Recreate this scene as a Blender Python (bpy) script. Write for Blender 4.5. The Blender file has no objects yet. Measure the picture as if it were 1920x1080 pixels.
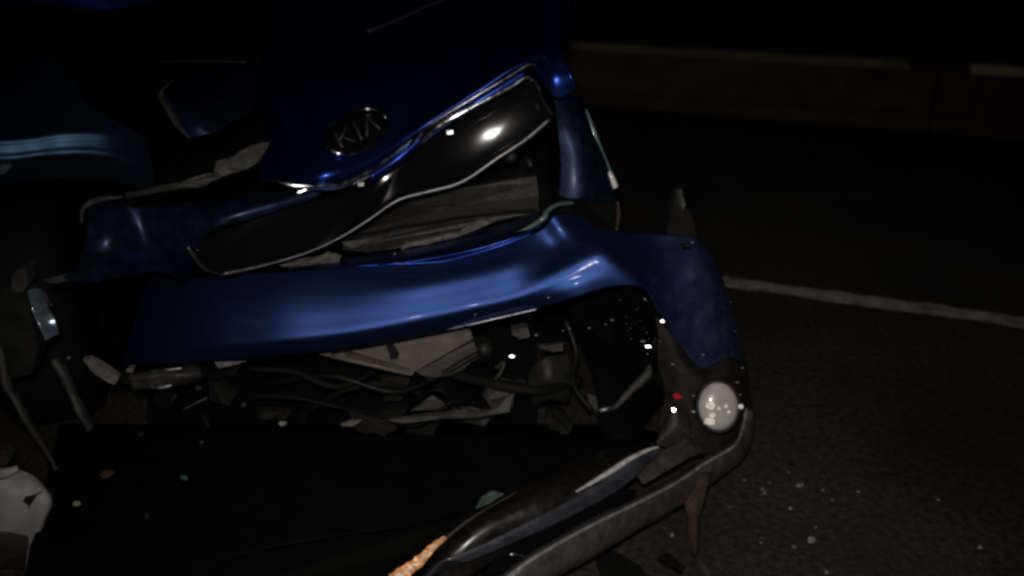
import bpy, math, random
from mathutils import Vector, Matrix
from mathutils.bvhtree import BVHTree
R = math.radians
random.seed(7)
scene = bpy.context.scene
COL = scene.collection

# ------------------------------------------------------------------ camera
CAM = Vector((0.0, 0.0, 1.2)); PITCH = R(27.0); FPX = 1500.0
cd = bpy.data.cameras.new('camera'); cam = bpy.data.objects.new('camera', cd); COL.objects.link(cam)
cam.location = CAM; cam.rotation_euler = (R(90) - PITCH, 0, 0)
cd.lens = FPX / 1920 * 36; cd.sensor_width = 36; cd.clip_start = 0.02; cd.clip_end = 2000
cd.dof.use_dof = True; cd.dof.focus_distance = 1.5; cd.dof.aperture_fstop = 2.0
scene.camera = cam
# ------------------------------------------------------------------ night sky
w = bpy.data.worlds.new('World'); scene.world = w; w.use_nodes = True
nt = w.node_tree; bg = nt.nodes['Background']
sky = nt.nodes.new('ShaderNodeTexSky'); sky.sky_type = 'NISHITA'; sky.sun_disc = False
sky.sun_elevation = R(-7); sky.sun_rotation = R(150)
nt.links.new(sky.outputs[0], bg.inputs[0]); bg.inputs[1].default_value = 0.05
# ------------------------------------------------------------------ lights
sd = bpy.data.lights.new('moon', 'SUN'); sun = bpy.data.objects.new('moon', sd); COL.objects.link(sun)
sd.energy = 0.006; sd.angle = R(0.5); sd.color = (0.75, 0.82, 1.0)
sun.rotation_euler = (R(50), 0, R(150))
def aim(o, p, q):
    o.location = p; o.rotation_euler = (Vector(q) - Vector(p)).to_track_quat('-Z', 'Y').to_euler()
td = bpy.data.lights.new('hand_torch', 'SPOT'); torch = bpy.data.objects.new('hand_torch', td); COL.objects.link(torch)
td.energy = 42.0; td.spot_size = R(100); td.spot_blend = 1.0; td.shadow_soft_size = 0.03; td.color = (1.0, 0.93, 0.84)
aim(torch, (-0.01, 0.0, 1.27), (0.10, 1.15, 0.30))
# ------------------------------------------------------------------ exposure
scene.view_settings.view_transform = 'Standard'; scene.view_settings.look = 'None'
scene.view_settings.exposure = 0.0; scene.view_settings.gamma = 1.0
scene.cycles.use_denoising = True
scene.cycles.pixel_filter_type = 'BLACKMAN_HARRIS'; scene.cycles.filter_width = 2.9

# ------------------------------------------------------------------ geometry helpers
FW = Vector((0, math.cos(PITCH), -math.sin(PITCH))); UP = Vector((0, math.sin(PITCH), math.cos(PITCH))); RT = Vector((1, 0, 0))
PSI = R(6); NF = Vector((math.sin(PSI), -math.cos(PSI), 0)); C0 = Vector((0, 1.27, 0.5))
def ray(px, py): return FW + RT * ((px - 960) / FPX) - UP * ((py - 540) / FPX)
def P(px, py, off=0.0):
    "a point on the front of the car: off metres in front of (+) or behind (-) its front plane"
    d = ray(px, py); s = ((C0 - CAM).dot(NF) + off) / d.dot(NF)
    return CAM + d * s
def G(px, py, z=0.0):
    "a point at height z on the road"
    d = ray(px, py); return CAM + d * ((z - CAM.z) / d.z)
def cr(a, b, c, d, t):
    return tuple(0.5 * ((2*b[i]) + (-a[i]+c[i])*t + (2*a[i]-5*b[i]+4*c[i]-d[i])*t*t + (-a[i]+3*b[i]-3*c[i]+d[i])*t**3) for i in range(len(b)))
def spline(pts, n, closed=False):
    out = []; m = len(pts)
    for i in range(m if closed else m - 1):
        if closed: a, b, c, d = pts[i-1], pts[i], pts[(i+1) % m], pts[(i+2) % m]
        else: a, b, c, d = pts[max(i-1, 0)], pts[i], pts[i+1], pts[min(i+2, m-1)]
        for k in range(n): out.append(cr(a, b, c, d, k / n))
    if not closed: out.append(tuple(pts[-1]))
    return out

def link(name, verts, faces, mat, parent=None, smooth=True, thick=0.0, bevel=0.0, subsurf=0):
    me = bpy.data.meshes.new(name)
    loc = parent_loc(parent)
    me.from_pydata([tuple(Vector(v) - loc) for v in verts], [], faces); me.update()
    o = bpy.data.objects.new(name, me); COL.objects.link(o)
    me.materials.append(mat)
    if smooth:
        for p in me.polygons: p.use_smooth = True
    if parent is not None: o.parent = parent
    if thick:
        m = o.modifiers.new('thickness', 'SOLIDIFY'); m.thickness = thick; m.offset = 0
    if bevel:
        m = o.modifiers.new('bevel', 'BEVEL'); m.width = bevel; m.segments = 2; m.limit_method = 'ANGLE'
    return o
def parent_loc(p):
    v = Vector((0, 0, 0))
    while p is not None:
        v += p.location; p = p.parent
    return v
def thing(name, label, cat, loc, group=None):
    o = bpy.data.objects.new(name, None); COL.objects.link(o); o.location = loc; o.empty_display_size = 0.1
    o['label'] = label; o['category'] = cat
    if group: o['group'] = group
    return o
def tag(o, label, cat, group=None):
    o['label'] = label; o['category'] = cat
    if group: o['group'] = group
    return o
def kind(o, k): o['kind'] = k; return o

def surf_pts(cols, nu=5, nv=5):
    cc = [spline(c, nv) for c in cols]; m = len(cc[0]); rows = []
    for j in range(m): rows.append(spline([c[j] for c in cc], nu))
    return rows
def surf(name, cols, mat, parent, nu=5, nv=5, thick=0.003, dent=0.0, dscale=9.0, seed=0):
    rows = surf_pts(cols, nu, nv); nr, nc = len(rows), len(rows[0]); vs = []
    from mathutils import noise
    for r in rows:
        for p in r:
            q = P(*p)
            if dent: q = q + NF * dent * noise.noise(q * dscale + Vector((seed, seed * 2.3, 0)))
            vs.append(q)
    fs = [(i*nc+j, i*nc+j+1, (i+1)*nc+j+1, (i+1)*nc+j) for i in range(nr-1) for j in range(nc-1)]
    return link(name, vs, fs, mat, parent, True, thick)
def tube3(name, pts, rad, mat, parent, seg=8, squash=1.0):
    "pts: world points, rad: number or list"
    vs, fs = [], []; n = len(pts); pts = [Vector(p) for p in pts]
    for i, p in enumerate(pts):
        t = (pts[min(i+1, n-1)] - pts[max(i-1, 0)]).normalized()
        a = t.cross(Vector((0, 0, 1)))
        if a.length < 1e-3: a = t.cross(Vector((0, 1, 0)))
        a.normalize(); b = t.cross(a)
        r = rad[i] if isinstance(rad, (list, tuple)) else rad
        for k in range(seg):
            q = 2 * math.pi * k / seg
            vs.append(p + a * (r * math.cos(q)) + b * (r * squash * math.sin(q)))
    for i in range(n-1):
        for k in range(seg): fs.append((i*seg+k, i*seg+(k+1) % seg, (i+1)*seg+(k+1) % seg, (i+1)*seg+k))
    fs.append(tuple(range(seg-1, -1, -1))); fs.append(tuple((n-1)*seg+k for k in range(seg)))
    return link(name, vs, fs, mat, parent)
def tube(name, pts, rad, mat, parent, n=6, seg=8, squash=1.0):
    pp = spline([tuple(p) for p in pts], n)
    if isinstance(rad, (list, tuple)):
        rr = [v[0] for v in spline([(r,) for r in rad], n)]
    else: rr = rad
    return tube3(name, [P(*p) for p in pp], rr, mat, parent, seg, squash)
def plate3(name, pts, thick, mat, parent, back=None, bevel=0.0):
    back = back or -NF
    vs = [Vector(p) for p in pts] + [Vector(p) + back * thick for p in pts]; n = len(pts)
    fs = [tuple(range(n)), tuple(range(2*n-1, n-1, -1))] + [(i, (i+1) % n, n+(i+1) % n, n+i) for i in range(n)]
    fs = [tuple(reversed(f)) for f in fs]
    o = link(name, vs, fs, mat, parent, False, 0, bevel)
    return o
def jag(poly, n=3, amp=3.0, rnd=None):
    "a torn outline: every edge split and shaken"
    rnd = rnd or random; out = []
    for i, a in enumerate(poly):
        b = poly[(i+1) % len(poly)]
        out.append(a)
        for k in range(1, n):
            t = k / n
            out.append(tuple(a[j] + (b[j] - a[j]) * t + (rnd.uniform(-amp, amp) if j < 2 else rnd.uniform(-1, 1) * amp * 0.0006) for j in range(3)))
    return out
def plate(name, poly, thick, mat, parent, torn=0.0, n=3, bevel=0.0):
    if torn: poly = jag(poly, n, torn)
    return plate3(name, [P(*p) for p in poly], thick, mat, parent, None, bevel)

# ------------------------------------------------------------------ materials
def mat(name, base, rough=0.5, metal=0.0, coat=0.0, vary=0.0, vscale=20.0, bump=0.0, bscale=200.0, rvary=0.0, spec=0.5, coat_rough=0.05, second=None, trans=0.0, ior=1.5):
    m = bpy.data.materials.new(name); m.use_nodes = True; t = m.node_tree; b = t.nodes['Principled BSDF']
    b.inputs['Base Color'].default_value = (*base, 1); b.inputs['Roughness'].default_value = rough
    b.inputs['Metallic'].default_value = metal; b.inputs['Coat Weight'].default_value = coat; b.inputs['Coat Roughness'].default_value = coat_rough
    b.inputs['Specular IOR Level'].default_value = spec; b.inputs['Transmission Weight'].default_value = trans; b.inputs['IOR'].default_value = ior
    geo = t.nodes.new('ShaderNodeNewGeometry')
    if vary or rvary:
        nz = t.nodes.new('ShaderNodeTexNoise'); nz.inputs['Scale'].default_value = vscale; nz.inputs['Detail'].default_value = 7; nz.inputs['Roughness'].default_value = 0.65
        t.links.new(geo.outputs['Position'], nz.inputs['Vector'])
        rp = t.nodes.new('ShaderNodeValToRGB'); rp.color_ramp.elements[0].position = 0.35; rp.color_ramp.elements[1].position = 0.68
        t.links.new(nz.outputs['Fac'], rp.inputs['Fac'])
        if vary:
            s = second or tuple(c * (1 - vary) for c in base)
            mx = t.nodes.new('ShaderNodeMix'); mx.data_type = 'RGBA'
            mx.inputs[6].default_value = (*s, 1); mx.inputs[7].default_value = (*base, 1)
            t.links.new(rp.outputs['Color'], mx.inputs[0]); t.links.new(mx.outputs[2], b.inputs['Base Color'])
        if rvary:
            mr = t.nodes.new('ShaderNodeMapRange'); mr.inputs['To Min'].default_value = max(0.02, rough - rvary); mr.inputs['To Max'].default_value = min(1, rough + rvary)
            t.links.new(rp.outputs['Color'], mr.inputs['Value']); t.links.new(mr.outputs['Result'], b.inputs['Roughness'])
    if bump:
        n2 = t.nodes.new('ShaderNodeTexNoise'); n2.inputs['Scale'].default_value = bscale; n2.inputs['Detail'].default_value = 4
        t.links.new(geo.outputs['Position'], n2.inputs['Vector'])
        bp = t.nodes.new('ShaderNodeBump'); bp.inputs['Strength'].default_value = bump; bp.inputs['Distance'].default_value = 0.004
        t.links.new(n2.outputs['Fac'], bp.inputs['Height']); t.links.new(bp.outputs['Normal'], b.inputs['Normal'])
    return m
M = {}
M['paint'] = mat('blue_paint', (0.022, 0.055, 0.32), 0.33, 0.96, 0.10, rvary=0.03, vscale=55, coat_rough=0.05)
def mottled_bumper():
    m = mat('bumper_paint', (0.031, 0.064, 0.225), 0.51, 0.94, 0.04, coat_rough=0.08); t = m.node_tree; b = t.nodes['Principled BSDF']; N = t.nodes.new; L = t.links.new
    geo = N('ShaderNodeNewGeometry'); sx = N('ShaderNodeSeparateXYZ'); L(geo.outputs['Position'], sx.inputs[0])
    mr = N('ShaderNodeMapRange'); mr.interpolation_type = 'SMOOTHSTEP'; mr.inputs['From Min'].default_value = 0.20; mr.inputs['From Max'].default_value = 0.42; L(sx.outputs['X'], mr.inputs['Value'])  # factor grows towards the bumper corner: paler and less metallic there
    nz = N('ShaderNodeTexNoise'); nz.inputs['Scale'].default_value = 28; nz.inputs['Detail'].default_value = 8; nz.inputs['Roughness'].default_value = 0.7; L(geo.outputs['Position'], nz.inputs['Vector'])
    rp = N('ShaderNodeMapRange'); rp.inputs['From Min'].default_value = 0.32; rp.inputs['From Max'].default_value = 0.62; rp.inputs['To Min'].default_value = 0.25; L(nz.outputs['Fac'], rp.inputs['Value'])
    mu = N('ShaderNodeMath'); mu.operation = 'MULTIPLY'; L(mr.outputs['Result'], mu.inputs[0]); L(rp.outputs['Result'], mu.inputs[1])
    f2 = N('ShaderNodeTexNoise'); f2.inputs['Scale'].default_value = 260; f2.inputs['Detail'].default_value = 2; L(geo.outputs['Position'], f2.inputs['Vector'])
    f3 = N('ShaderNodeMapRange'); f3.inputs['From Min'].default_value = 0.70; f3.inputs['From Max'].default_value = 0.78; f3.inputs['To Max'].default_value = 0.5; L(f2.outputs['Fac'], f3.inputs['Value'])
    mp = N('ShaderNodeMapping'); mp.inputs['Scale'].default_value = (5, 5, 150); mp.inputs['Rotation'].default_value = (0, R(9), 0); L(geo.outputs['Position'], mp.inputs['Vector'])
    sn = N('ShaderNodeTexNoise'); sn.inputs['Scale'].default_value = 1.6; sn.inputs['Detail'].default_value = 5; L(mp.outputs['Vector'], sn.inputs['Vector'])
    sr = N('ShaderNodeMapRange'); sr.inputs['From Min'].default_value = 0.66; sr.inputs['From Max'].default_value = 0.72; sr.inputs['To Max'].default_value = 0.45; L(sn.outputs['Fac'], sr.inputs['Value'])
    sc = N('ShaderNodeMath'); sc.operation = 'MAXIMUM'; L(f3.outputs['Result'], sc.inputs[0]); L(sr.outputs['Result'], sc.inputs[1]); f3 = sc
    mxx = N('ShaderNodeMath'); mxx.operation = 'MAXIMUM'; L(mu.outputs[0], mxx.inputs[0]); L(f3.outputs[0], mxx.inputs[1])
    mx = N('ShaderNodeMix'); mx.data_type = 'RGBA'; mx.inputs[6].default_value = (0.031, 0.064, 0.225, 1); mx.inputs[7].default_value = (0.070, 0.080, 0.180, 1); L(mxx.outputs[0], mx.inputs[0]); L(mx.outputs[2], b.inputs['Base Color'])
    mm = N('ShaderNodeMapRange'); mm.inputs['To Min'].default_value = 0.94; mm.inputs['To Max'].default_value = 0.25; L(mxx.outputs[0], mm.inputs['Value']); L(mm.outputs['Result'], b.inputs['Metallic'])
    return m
M['paint_bumper'] = mottled_bumper()
M['paint_dim'] = mat('dim_blue_paint', (0.020, 0.036, 0.095), 0.46, 0.75, 0.1, vary=0.55, vscale=40, rvary=0.1, coat_rough=0.2, bump=0.05, bscale=120)  # darker copy of the body blue, shade put into the colour
M['gloss_black'] = mat('gloss_black', (0.004, 0.004, 0.005), 0.145, 0, 0.0, spec=0.4)
M['wing_paint'] = mat('sheen_blue_paint', (0.060, 0.128, 0.235), 0.50, 1.0, 0.0)  # paler metallic blue, sheen on the wing helped by the colour
M['blade'] = mat('blue_grey_plastic', (0.088, 0.092, 0.12), 0.30, 0.1, 0.4, vary=0.6, vscale=30, coat_rough=0.2, bump=0.1, bscale=90)
M['black'] = mat('black_plastic', (0.011, 0.011, 0.011), 0.5, 0, 0, spec=0.3, vary=0.5, vscale=60, bump=0.15, bscale=300)
M['bay_black'] = mat('deep_black', (0.004, 0.004, 0.0035), 0.8, 0, 0, vary=0.5, vscale=15, spec=0.08, bump=0.4, bscale=30)  # near-black colour keeps the bay and intake parts dark
M['chrome'] = mat('chrome', (0.62, 0.64, 0.68), 0.22, 1.0, 0, rvary=0.12, vscale=60)
M['dark_chrome'] = mat('dark_chrome', (0.30, 0.30, 0.36), 0.3, 1.0, 0, rvary=0.12, vscale=60)
M['dull_chrome'] = mat('dull_chrome', (0.34, 0.34, 0.36), 0.42, 0.8, 0, vary=0.5, vscale=50, rvary=0.1)
M['housing'] = mat('dusty_black_plastic', (0.032, 0.030, 0.027), 0.55, 0, 0.1, vary=0.7, vscale=35, bump=0.2, bscale=120)
M['skin'] = mat('scuffed_gloss_black', (0.017, 0.0145, 0.012), 0.33, 0, 0.3, vary=0.6, vscale=30, rvary=0.1, coat_rough=0.25)
M['grey'] = mat('grey_plastic', (0.075, 0.074, 0.070), 0.6, 0, 0, vary=0.6, vscale=30, bump=0.3, bscale=150)
M['grey_lip'] = mat('scuffed_grey_plastic', (0.095, 0.086, 0.075), 0.36, 0, 0.6, vary=0.6, vscale=45, bump=0.15, bscale=160, coat_rough=0.35)
M['dark_grey'] = mat('dark_grey_plastic', (0.030, 0.030, 0.029), 0.55, 0, 0, vary=0.6, vscale=35, bump=0.3, bscale=150)
M['foam'] = mat('torn_plastic_edge', (0.22, 0.205, 0.185), 0.8, 0, 0, vary=0.6, vscale=70, bump=0.6, bscale=200)
M['beige'] = mat('beige_plastic', (0.19, 0.17, 0.14), 0.6, 0, 0, vary=0.45, vscale=18, bump=0.2, bscale=120)
M['tank'] = mat('milky_tank', (0.52, 0.50, 0.51), 0.55, 0, 0, vary=0.35, vscale=9, bump=0.15, bscale=40)
M['rust'] = mat('rusty_brown', (0.085, 0.055, 0.032), 0.6, 0, 0, vary=0.6, vscale=40, bump=0.4, bscale=150)
M['letter'] = mat('brushed_letter', (0.035, 0.037, 0.035), 0.5, 0.1, 0)
M['steel'] = mat('bare_steel', (0.40, 0.40, 0.40), 0.45, 0.85, 0, vary=0.5, vscale=40, rvary=0.15, bump=0.2)
M['lens'] = mat('fog_lens', (0.66, 0.64, 0.60), 0.3, 0.0, 0.6, vary=0.25, vscale=25, bump=0.05, bscale=60)
M['reflector'] = mat('lamp_reflector', (0.85, 0.85, 0.83), 0.18, 1.0, 0, rvary=0.1, vscale=90)
M['glass_blue'] = mat('headlamp_shard', (0.30, 0.45, 0.55), 0.22, 0.55, 0.8, vary=0.6, vscale=45)
M['teal'] = mat('teal_glass', (0.14, 0.22, 0.20), 0.3, 0.2, 0.5, vary=0.4, vscale=50)
M['amber'] = mat('amber_plastic', (0.95, 0.50, 0.16), 0.42, 0.25, 0.3, vary=0.6, vscale=28, second=(0.55, 0.15, 0.03), bump=0.25, bscale=70, coat_rough=0.3)
M['amber_pale'] = mat('amber_highlight', (0.95, 0.80, 0.62), 0.45, 0.2, 0.3, vary=0.5, vscale=28, second=(0.6, 0.35, 0.2), bump=0.25, bscale=70, coat_rough=0.35)  # pale copy of the amber, paints its burnt-out highlight
M['crumb'] = mat('glass_crumb', (0.75, 0.78, 0.76), 0.12, 0.6, 0.0)
M['red'] = mat('red_lens', (0.75, 0.03, 0.05), 0.25, 0.0, 0.6)
M['edge_glint'] = mat('edge_highlight', (0.75, 0.75, 0.80), 0.4, 0, 0.3, vary=0.5, vscale=45)  # highlight along the splitter blade, painted as pale diffuse colour
M['trim_glass'] = mat('teal_trim', (0.16, 0.33, 0.36), 0.25, 0.1, 0.5, vary=0.3, vscale=30)
M['facet'] = mat('lamp_sparkle', (0.75, 0.73, 0.70), 0.55, 0.8, 0, vary=0.5, vscale=120)
M['edge'] = mat('lip_highlight', (0.34, 0.33, 0.33), 0.5, 0, 0, vary=0.7, vscale=60)  # bright streak along the lip, painted as a pale colour
M['sparkle'] = mat('white_facet', (0.95, 0.95, 0.92), 0.25, 0, 0.3)
M['rubber'] = mat('rubber', (0.010, 0.010, 0.010), 0.75, 0, 0, spec=0.2, bump=0.3, bscale=120)
M['fabric_grey'] = mat('pale_fragment', (0.45, 0.43, 0.40), 0.7, 0, 0, vary=0.5, vscale=80)
M['glass'] = mat('window_glass', (0.01, 0.012, 0.014), 0.06, 0, 0)

# road material: worn asphalt with stones, patches and stains
def asphalt(name, c1, c2):
    m = bpy.data.materials.new(name); m.use_nodes = True; t = m.node_tree; b = t.nodes['Principled BSDF']; N = t.nodes.new; L = t.links.new
    geo = N('ShaderNodeNewGeometry')
    big = N('ShaderNodeTexNoise'); big.inputs['Scale'].default_value = 2.3; big.inputs['Detail'].default_value = 8; L(geo.outputs['Position'], big.inputs['Vector'])
    vo = N('ShaderNodeTexVoronoi'); vo.inputs['Scale'].default_value = 110; L(geo.outputs['Position'], vo.inputs['Vector'])
    fine = N('ShaderNodeTexNoise'); fine.inputs['Scale'].default_value = 60; fine.inputs['Detail'].default_value = 6; L(geo.outputs['Position'], fine.inputs['Vector'])
    rp = N('ShaderNodeValToRGB'); rp.color_ramp.elements[0].position = 0.3; rp.color_ramp.elements[1].position = 0.72
    rp.color_ramp.elements[0].color = (*c1, 1); rp.color_ramp.elements[1].color = (*c2, 1); L(big.outputs['Fac'], rp.inputs['Fac'])
    mx = N('ShaderNodeMix'); mx.data_type = 'RGBA'; mx.blend_type = 'MULTIPLY'; mx.inputs[0].default_value = 0.8
    r2 = N('ShaderNodeValToRGB'); r2.color_ramp.elements[0].position = 0.3; r2.color_ramp.elements[0].color = (0.35, 0.35, 0.35, 1); r2.color_ramp.elements[1].position = 0.75; r2.color_ramp.elements[1].color = (2.0, 1.9, 1.8, 1)
    L(fine.outputs['Fac'], r2.inputs['Fac']); L(rp.outputs['Color'], mx.inputs[6]); L(r2.outputs['Color'], mx.inputs[7]); L(mx.outputs[2], b.inputs['Base Color'])
    b.inputs['Roughness'].default_value = 0.85; b.inputs['Specular IOR Level'].default_value = 0.3
    bp = N('ShaderNodeBump'); bp.inputs['Strength'].default_value = 0.5; bp.inputs['Distance'].default_value = 0.004
    ad = N('ShaderNodeMath'); ad.operation = 'ADD'; L(vo.outputs['Distance'], ad.inputs[0]); L(fine.outputs['Fac'], ad.inputs[1])
    L(ad.outputs[0], bp.inputs['Height']); L(bp.outputs['Normal'], b.inputs['Normal'])
    return m
M['asphalt'] = asphalt('asphalt', (0.020, 0.0185, 0.016), (0.054, 0.047, 0.038))
M['earth'] = mat('verge_earth', (0.05, 0.045, 0.03), 0.95, vary=0.5, vscale=3, bump=0.6, bscale=20)
M['concrete'] = mat('stained_concrete', (0.090, 0.056, 0.038), 0.9, vary=0.5, vscale=5, bump=0.4, bscale=60)
M['yellow'] = mat('worn_yellow_paint', (0.34, 0.31, 0.17), 0.7, vary=0.6, vscale=3, second=(0.10, 0.085, 0.06), bump=0.3, bscale=60)
M['fresh_yellow'] = mat('pale_yellow_paint', (0.80, 0.78, 0.48), 0.6, vary=0.35, vscale=4)
def worn_line():
    m = mat('worn_white_line', (0.66, 0.58, 0.50), 0.75, vary=0.6, vscale=16, second=(0.20, 0.175, 0.15), bump=0.5, bscale=90)
    return m
M['line'] = worn_line()

# ------------------------------------------------------------------ the setting
kind(link('road', [(-60, -60, 0), (60, -60, 0), (60, 60, 0), (-60, 60, 0)], [(0, 1, 2, 3)], M['asphalt'], None, False), 'structure')
kind(link('verge', [(-900, -900, -0.03), (900, -900, -0.03), (900, 900, -0.03), (-900, 900, -0.03)], [(0, 1, 2, 3)], M['earth'], None, False), 'structure')
RD = Vector((-0.951, 0.309, 0)).normalized(); RN = Vector((RD.y, -RD.x, 0)) * -1
if RN.y < 0: RN = -RN
lp = G(1640, 568)
def worn_strip(name, c, half, t0, t1, step, m, z):
    vs, fs = [], []; n = int((t1 - t0) / step); rnd = random.Random(3)
    for i in range(n + 1):
        t = t0 + step * i
        a = half * (1 + rnd.uniform(-0.22, 0.16)); b = half * (1 + rnd.uniform(-0.22, 0.16))
        p = c + RD * t
        vs += [(p.x - RN.x * a, p.y - RN.y * a, z), (p.x + RN.x * b, p.y + RN.y * b, z)]
    for i in range(n): fs.append((2*i, 2*i+2, 2*i+3, 2*i+1))
    return link(name, vs, fs, m, None, False)
kind(worn_strip('road_line', lp, 0.039, -14, 14, 0.05, M['line'], 0.004), 'structure')

def barrier(px0, px1, label, nose_left, nose_right, top_mat='yellow'):
    "low concrete barrier running along the road, from the sight line px0 to the sight line px1"
    base = G(1500, 229)
    def tt(px):   # distance along the road where the top edge is met
        d = ray(px, 125); d2 = Vector((d.x, d.y)); 
        # solve base + RD*t = s*d (2D)
        det = RD.x * (-d2.y) - (-d2.x) * RD.y
        bx, by = -base.x, -base.y
        return (bx * (-d2.y) - (-d2.x) * by) / det
    a, b = (tt(px0) if px0 is not None else 26.0), (tt(px1) if px1 is not None else -26.0)
    root = thing('concrete_barrier', label, 'barrier', base + RD * ((a + b) / 2) * 0 + RD * a, 'low concrete barriers beyond the white line')
    prof = [(0, 0), (0.0, 0.06), (0.05, 0.10), (0.095, 0.295), (0.135, 0.33), (0.36, 0.33), (0.385, 0.315), (0.43, 0.10), (0.47, 0.06), (0.47, 0)]
    st = []
    L = abs(b - a); sgn = 1 if b > a else -1
    stations = [0] + ([0.5] if nose_left else []) + [i * 0.9 for i in range(1, int(L / 0.9)) if 0.7 < i * 0.9 < L - 0.7] + ([L - 0.5] if nose_right else []) + [L]
    vs, fs = [], []; n = len(prof)
    for s in stations:
        k = 1.0
        if nose_left and s == 0 or nose_right and s == L: k = 1.0
        for (q, z) in prof:
            p = base + RD * (a + sgn * s) + RN * (0.235 + (q - 0.235) * (0.72 if k < 1 else 1)); vs.append((p.x, p.y, z * k if z > 0.2 else z))
    for i in range(len(stations) - 1):
        for j in range(n - 1): fs.append((i*n+j, (i+1)*n+j, (i+1)*n+j+1, i*n+j+1))
    fs.append(tuple(range(n))); fs.append(tuple((len(stations)-1)*n + j for j in range(n-1, -1, -1)))
    link('barrier_body', vs, fs, M['concrete'], root, False, 0, 0.008)
    vs, fs = [], []
    for s in stations:
        s = min(max(s, 0.14 if nose_left else 0), L - (0.14 if nose_right else 0)); k = 1.0
        for q, z in ((0.093, .297), (0.132, .333), (0.16, .334), (0.20, .334)):
            p = base + RD * (a + sgn * s) + RN * (0.235 + (q - 0.235) * (0.72 if k < 1 else 1)); vs.append((p.x, p.y, z * k + 0.003))
    m = len(stations)
    for i in range(m - 1):
        for j in range(3): fs.append((i*4+j, (i+1)*4+j, (i+1)*4+j+1, i*4+j+1))
    link('painted_top', vs, fs, M[top_mat], root, False)
barrier(None, 1768, 'low dark concrete barrier with faded yellow top, the long one reaching left behind the car', False, True)
barrier(1773, None, 'low concrete barrier with brighter yellow top at the right edge of the view', True, False, 'fresh_yellow')

# ------------------------------------------------------------------ the wrecked car
car = thing('crashed_car', 'wrecked blue car with smashed front, torn bumper and bent grille', 'car', Vector((-0.75, 2.9, 0)))
YB = R(22); BK = Vector((-math.sin(YB), math.cos(YB), 0)); LT = Vector((math.cos(YB), math.sin(YB), 0)); FR = Vector((0.30, 1.62, 0))
def Q(lat, back, z):      # lat from the near-side flank towards the far side (negative = left), back from the nose
    return FR + LT * lat + BK * back + Vector((0, 0, z))

# bonnet --------------------------------------------------------------
hood_cols = [
 [(486, 338, -.10), (500, 262, -.24), (480, 160, -.48), (500, 50, -.80), (470, -70, -1.25)],
 [(590, 345, -.066), (590, 311, -.083), (590, 180, -.25), (590, 70, -.55), (580, -70, -1.05)],
 [(690, 316, -.106), (690, 285, -.122), (700, 150, -.30), (710, 50, -.60), (710, -70, -1.05)],
 [(785, 246, -.155), (785, 220, -.186), (800, 110, -.35), (820, 30, -.65), (830, -70, -1.05)],
 [(900, 170, -.165), (900, 150, -.204), (910, 80, -.40), (930, 10, -.70), (950, -70, -1.05)],
 [(990, 122, -.175), (990, 104, -.214), (995, 40, -.48), (1010, -10, -.75), (1030, -70, -1.05)],
 [(1040, 184, -.190), (1035, 130, -.202), (1040, 80, -.30), (1055, 25, -.70), (1078, -70, -1.05)],
 [(1080, 166, -.182), (1064, 132, -.191), (1052, 92, -.27), (1068, 48, -.68), (1098, -70, -1.05)],
]
hood = surf('bonnet', hood_cols, M['paint'], car, 7, 7, 0.004, dent=0.003, dscale=6)
tube('bonnet_edge_seam', [(1080, 164, -.181), (1064, 131, -.190), (1052, 91, -.27), (1068, 47, -.68), (1090, -40, -.95)], 0.004, M['paint'], car)
tube('bonnet_lip', [(556, 362, -.05), (590, 351, -.06), (640, 346, -.075), (690, 322, -.095), (740, 288, -.12), (785, 252, -.14)], [.004, .006, .007, .005, .004, .003], M['chrome'], car, 8)
tube('bonnet_lip', [(520, 340, -.05), (545, 347, -.05), (585, 349, -.055), (625, 346, -.065), (655, 340, -.08)], [.002, .006, .006, .005, .002], M['chrome'], car, 6)
# crumpled pieces on the crushed side
plate('bonnet_torn_edge', [(330, 352, -.02), (345, 338, -.02), (400, 325, -.03), (406, 303, -.05), (440, 292, -.06), (470, 274, -.08), (505, 268, -.10), (488, 300, -.08), (462, 318, -.06), (420, 330, -.04), (370, 352, -.02)], 0.006, M['grey'], car, 2.5)
plate('bonnet_torn_edge', [(232, 362, -.03), (330, 343, -.03), (372, 346, -.03), (330, 356, -.03), (240, 372, -.03)], 0.005, M['dark_grey'], car, 1.5)
surf('bonnet_fold', [[(303, 172, -.22), (330, 220, -.20), (358, 258, -.18)], [(330, 150, -.40), (370, 210, -.22), (395, 250, -.185)], [(400, 120, -.52), (420, 170, -.36), (420, 238, -.21)], [(470, 118, -.55), (480, 160, -.42), (478, 200, -.30)]], M['paint_dim'], car, 6, 6, 0.004, dent=0.02, dscale=8, seed=3)
tube('fold_edge', [(322, 150, -.24), (314, 160, -.225), (300, 176, -.215), (318, 206, -.20), (334, 232, -.19), (356, 258, -.175)], [.004, .003, .006, .008, .009, .004], M['dark_grey'], car, 6, 8, .5)
tube('fold_edge', [(295, 117, -.50), (370, 114, -.50), (465, 117, -.50)], 0.004, M['black'], car)
wp = P(120, 272, -.02); wh = ((CAM - wp).normalized() + (torch.location - wp).normalized()).normalized()
wax = (P(220, 272, -.02) - P(20, 272, -.02)); wax = (wax - wh * wax.dot(wh)).normalized(); way = wh.cross(wax)
def woff(x, y):
    d = ray(x, y); q = CAM + d * ((wp - CAM).dot(wh) / d.dot(wh)); u, v = (q - wp).dot(wax), (q - wp).dot(way)
    return (x, y, (q - C0).dot(NF) - .35 * u * u - 2.2 * v * v)
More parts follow.
